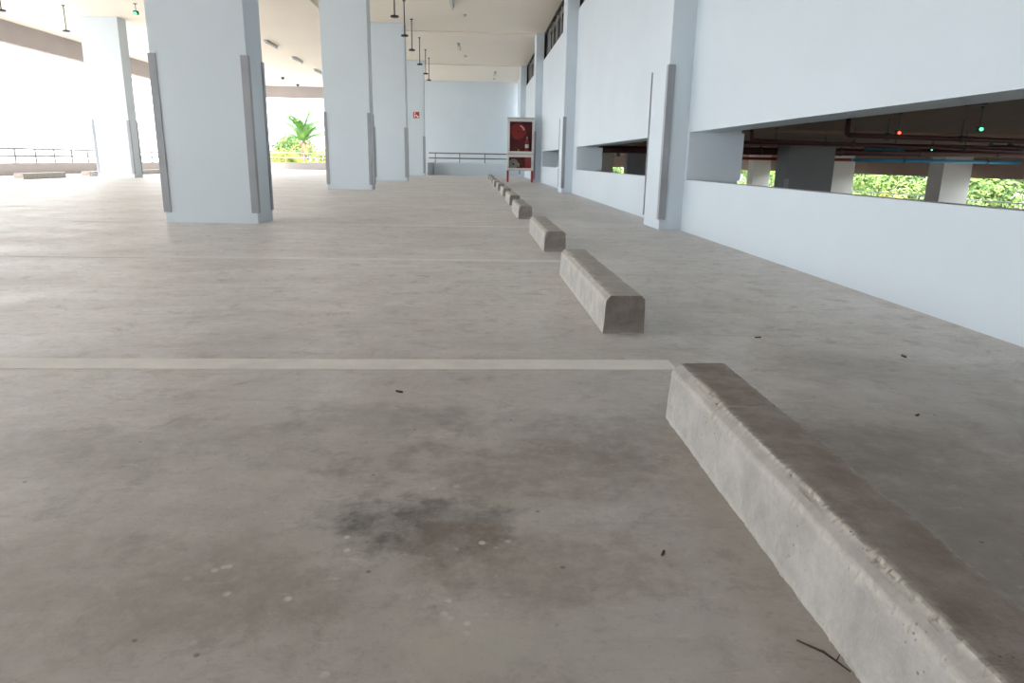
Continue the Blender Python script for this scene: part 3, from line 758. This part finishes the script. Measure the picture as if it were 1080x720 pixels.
shrubs = [crown_mesh(1.2, 1.3, 2600, .15, s + 9) for s in range(2)]
def tree(x, y, ztop, sc, leafm, label, group, kind=0, name='tree'):
    src = crowns[kind % 3] if name == 'tree' else shrubs[kind % 2]
    hh = (2.6 if name == 'tree' else 1.3) * sc
    root = empty(name, (x, y, GZ))
    me = src.copy(); me.materials.clear(); me.materials.append(M[leafm])
    o = bpy.data.objects.new('foliage', me); COL.objects.link(o); o.parent = root
    o.location = (0, 0, ztop - hh * .8 - GZ); o.scale = (sc, sc, sc); o.rotation_euler[2] = x * 1.7 + y
    b = bmesh.new(); zt = ztop - hh * .8 - GZ
    tube(b, [(0, 0, 0), (.06, .03, zt * .5), (0, .05, zt)], [.16 * sc, .12 * sc, .07 * sc], 8); link_mesh('trunk', b, M['bark'], root, True)
    tag(root, label, 'tree' if name == 'tree' else 'shrub', group)
tl = [('leaf', 22.4, 12.5, 1.0, 1.0), ('leaf', 22.4, 18.4, .7, 1.0), ('leafdk', 22.4, 24.2, 1.1, 1.0), ('leaf', 22.4, 30.2, .9, 1.0), ('leaf', 22.4, 36.4, 1.1, 1.0), ('leaf', 22.4, 42.6, 1.3, 1.0), ('leaf', 22.4, 49, 1.6, 1.0), ('leaf', 22.4, 55.5, 1.8, 1.0),
      ('leafdk', 29.5, 15, 3.0, 1.25), ('leafdk', 29.5, 22.8, 3.0, 1.25), ('leafdk', 29.5, 30.6, 3.2, 1.25), ('leafdk', 29.5, 38.4, 3.2, 1.25), ('leafdk', 29.5, 46.2, 3.2, 1.25), ('leafdk', 29.5, 54, 3.2, 1.25)]
for i, (lm, x, y, zt, sc) in enumerate(tl):
    back = x > 25
    tree(x, y, zt, sc, lm, 'tall dark green tree farther back beyond the lower deck railing' if back else 'bushy green tree just beyond the lower deck railing', 'tall trees beyond the lower deck' if back else 'trees beyond the lower deck', i)
for i, (y, zt) in enumerate(((13.5, -.3), (17.2, -.35), (22.4, -.2), (26.2, -.3), (30, -.15), (33.8, -.2), (37.6, -.1), (41.4, -.1), (46, 0), (51, 0))):
    tree(18.35, y, zt, 1.0, 'leafyl' if i % 2 == 0 else 'leaf', 'low leafy shrub just outside the lower deck railing', 'shrubs beyond the lower deck', i, 'shrub')

for x, y, zt, sc in ((10.9, 51.5, 1.2, 1.1),):
    tree(x, y, zt, sc, 'leaf', 'green tree beyond the far end of the lower deck', 'trees at the far end of the lower deck', 1)

def frond_bm(b, base, yaw, pitch, L, droop, wid, mi=0):
    n = 9; pts = []
    for i in range(n + 1):
        t = i / n; r = L * t
        el = pitch - droop * t * t
        if i == 0: p = Vector(base)
        else:
            p = pts[-1] + Vector((math.cos(yaw) * math.cos(el), math.sin(yaw) * math.cos(el), math.sin(el))) * (L / n)
        pts.append(p)
    tube(b, pts, [.03 * (1 - i / n) + .006 for i in range(n + 1)], 5, mi=mi)
    side = Vector((-math.sin(yaw), math.cos(yaw), 0))
    for i in range(n * 4):
        t = (i + 2) / (n * 4 + 2); k = min(n - 1, int(t * n)); p = pts[k].lerp(pts[k + 1], t * n - k)
        d = (pts[k + 1] - pts[k]).normalized(); wl = wid * math.sin(PI * min(1, t * .85 + .12))
        for s in (-1, 1):
            tip = p + side * s * wl + d * wl * .6 - Vector((0, 0, wl * .35))
            f = b.faces.new([b.verts.new(p - d * .03), b.verts.new(p.lerp(tip, .5) + d * .02), b.verts.new(tip), b.verts.new(p + d * .05)]); f.material_index = mi
def palm(x, y, ztrunk, L, label, seed, nf=26, lm='palm'):
    rnd = random.Random(seed); root = empty('palm_tree', (x, y, GZ)); zt = ztrunk - GZ
    b = bmesh.new(); m = 14
    tube(b, [(.05 * math.sin(i * .5), 0, zt * i / m) for i in range(m + 1)], [.24 - .07 * i / m + (.015 if i % 2 else 0) for i in range(m + 1)], 10); link_mesh('trunk', b, M['bark'], root, False)
    for k in range(nf):
        b = bmesh.new(); frond_bm(b, (0, 0, zt), 2 * PI * k * .382 + rnd.uniform(-.2, .2), rnd.uniform(.5, 1.5), L * rnd.uniform(.75, 1.05), rnd.uniform(.9, 1.9), L * .26); link_mesh('frond', b, M[lm], root)
    for k in range(4):
        b = bmesh.new(); frond_bm(b, (0, 0, zt - .1), k * 1.7, -.3, L * .45, 1.0, L * .12); o = link_mesh('frond', b, M['deadfrond'], root); o['label'] = 'dry orange-brown hanging frond'
    tag(root, label, 'palm tree')
palm(-12.2, 52, 1.75, 3.0, 'green palm tree outside, seen between the two front pillars', 3)
palm(18.6, 20.0, -.1, 1.25, 'palm outside at the far right view, beyond the lower deck', 4, 12)
for i, (x, y, zt, sc, lm, l) in enumerate(((-15.2, 50, .55, 1.3, 'leaf', 'green shrub left of the palm behind the back railing'), (-12.1, 48, .75, 1.2, 'leafyl', 'yellow-green shrub directly below the palm'), (-9.0, 49, 1.3, 1.3, 'leafyl', 'yellow shrub right of the palm, by the second pillar edge'), (-14.6, 57, 1.9, 1.9, 'leaf', 'pale green bush behind and left of the palm'), (-18.4, 53, 1.0, 1.4, 'leaf', 'green bush at the left end of the back view, by the nearest pillar'))):
    tree(x, y, zt, sc, lm, l, 'shrubs behind the back railing', i, 'shrub')
for i, (x, y, zt, l) in enumerate(((-13.9, 44.4, 1.1, 'yellow hedge shrub right behind the back railing, left one'), (-11.5, 44.0, 1.25, 'yellow hedge shrub right behind the back railing, middle one'), (-9.1, 44.2, 1.5, 'yellow hedge shrub right behind the back railing, right one beside the second pillar'))):
    tree(x, y, zt, .8, 'leafyl', l, 'yellow hedge behind the back railing', i, 'shrub')
for x, y, zt, l in ((-9.8, 63, 3.1, 'pale bushy tree in the distance right of the palm'), (-16.2, 64, 2.9, 'pale bushy tree in the distance left of the palm')):
    tree(x, y, zt, .95, 'leaf', l, 'distant trees behind the palm', 0)
tree(-16.6, 41.5, .62, .55, 'leaf', 'small bright green shrub beyond the left railing', None, 1, 'shrub')

# ------------------------------------------------------------------ light
w = bpy.data.worlds.new('overcast_sky'); S.world = w; w.use_nodes = True
nt = w.node_tree; bg = nt.nodes['Background']
bg.inputs['Color'].default_value = (.88, .945, 1.0, 1); bg.inputs['Strength'].default_value = 1.0
sun = bpy.data.lights.new('hazy_sun', 'SUN'); sun.energy = 1.7; sun.angle = math.radians(20); sun.color = (1, .97, .93)
so = bpy.data.objects.new('hazy_sun', sun); COL.objects.link(so)
so.rotation_euler = Vector((.52, .42, -.66)).to_track_quat('-Z', 'Y').to_euler()
so.location = (-20, -10, 30)

# ------------------------------------------------------------------ camera
cam = bpy.data.cameras.new('camera'); co = bpy.data.objects.new('camera', cam); COL.objects.link(co)
f, pit, yaw, roll, H = 734.48, .2534, .055, .0179, .66
fw = Vector((math.sin(yaw) * math.cos(pit), math.cos(yaw) * math.cos(pit), -math.sin(pit)))
rt = Vector((math.cos(yaw), -math.sin(yaw), 0)); up = rt.cross(fw)
r2 = rt * math.cos(roll) + up * math.sin(roll); u2 = -rt * math.sin(roll) + up * math.cos(roll)
mtx = Matrix((r2, u2, -fw)).transposed().to_4x4(); mtx.translation = (0, 0, H)
co.matrix_world = mtx
cam.sensor_width = 36; cam.sensor_fit = 'HORIZONTAL'; cam.lens = f / 1080 * 36; cam.clip_start = .02; cam.clip_end = 500
S.camera = co

vs = S.view_settings
S.display_settings.display_device = 'sRGB'
vs.view_transform = 'Standard'; vs.look = 'None'; vs.gamma = 1; vs.use_curve_mapping = False
vs.exposure = 2.72
S.cycles.use_denoising = True
S.cycles.max_bounces = 12; S.cycles.diffuse_bounces = 8
S.cycles.sample_clamp_indirect = 6
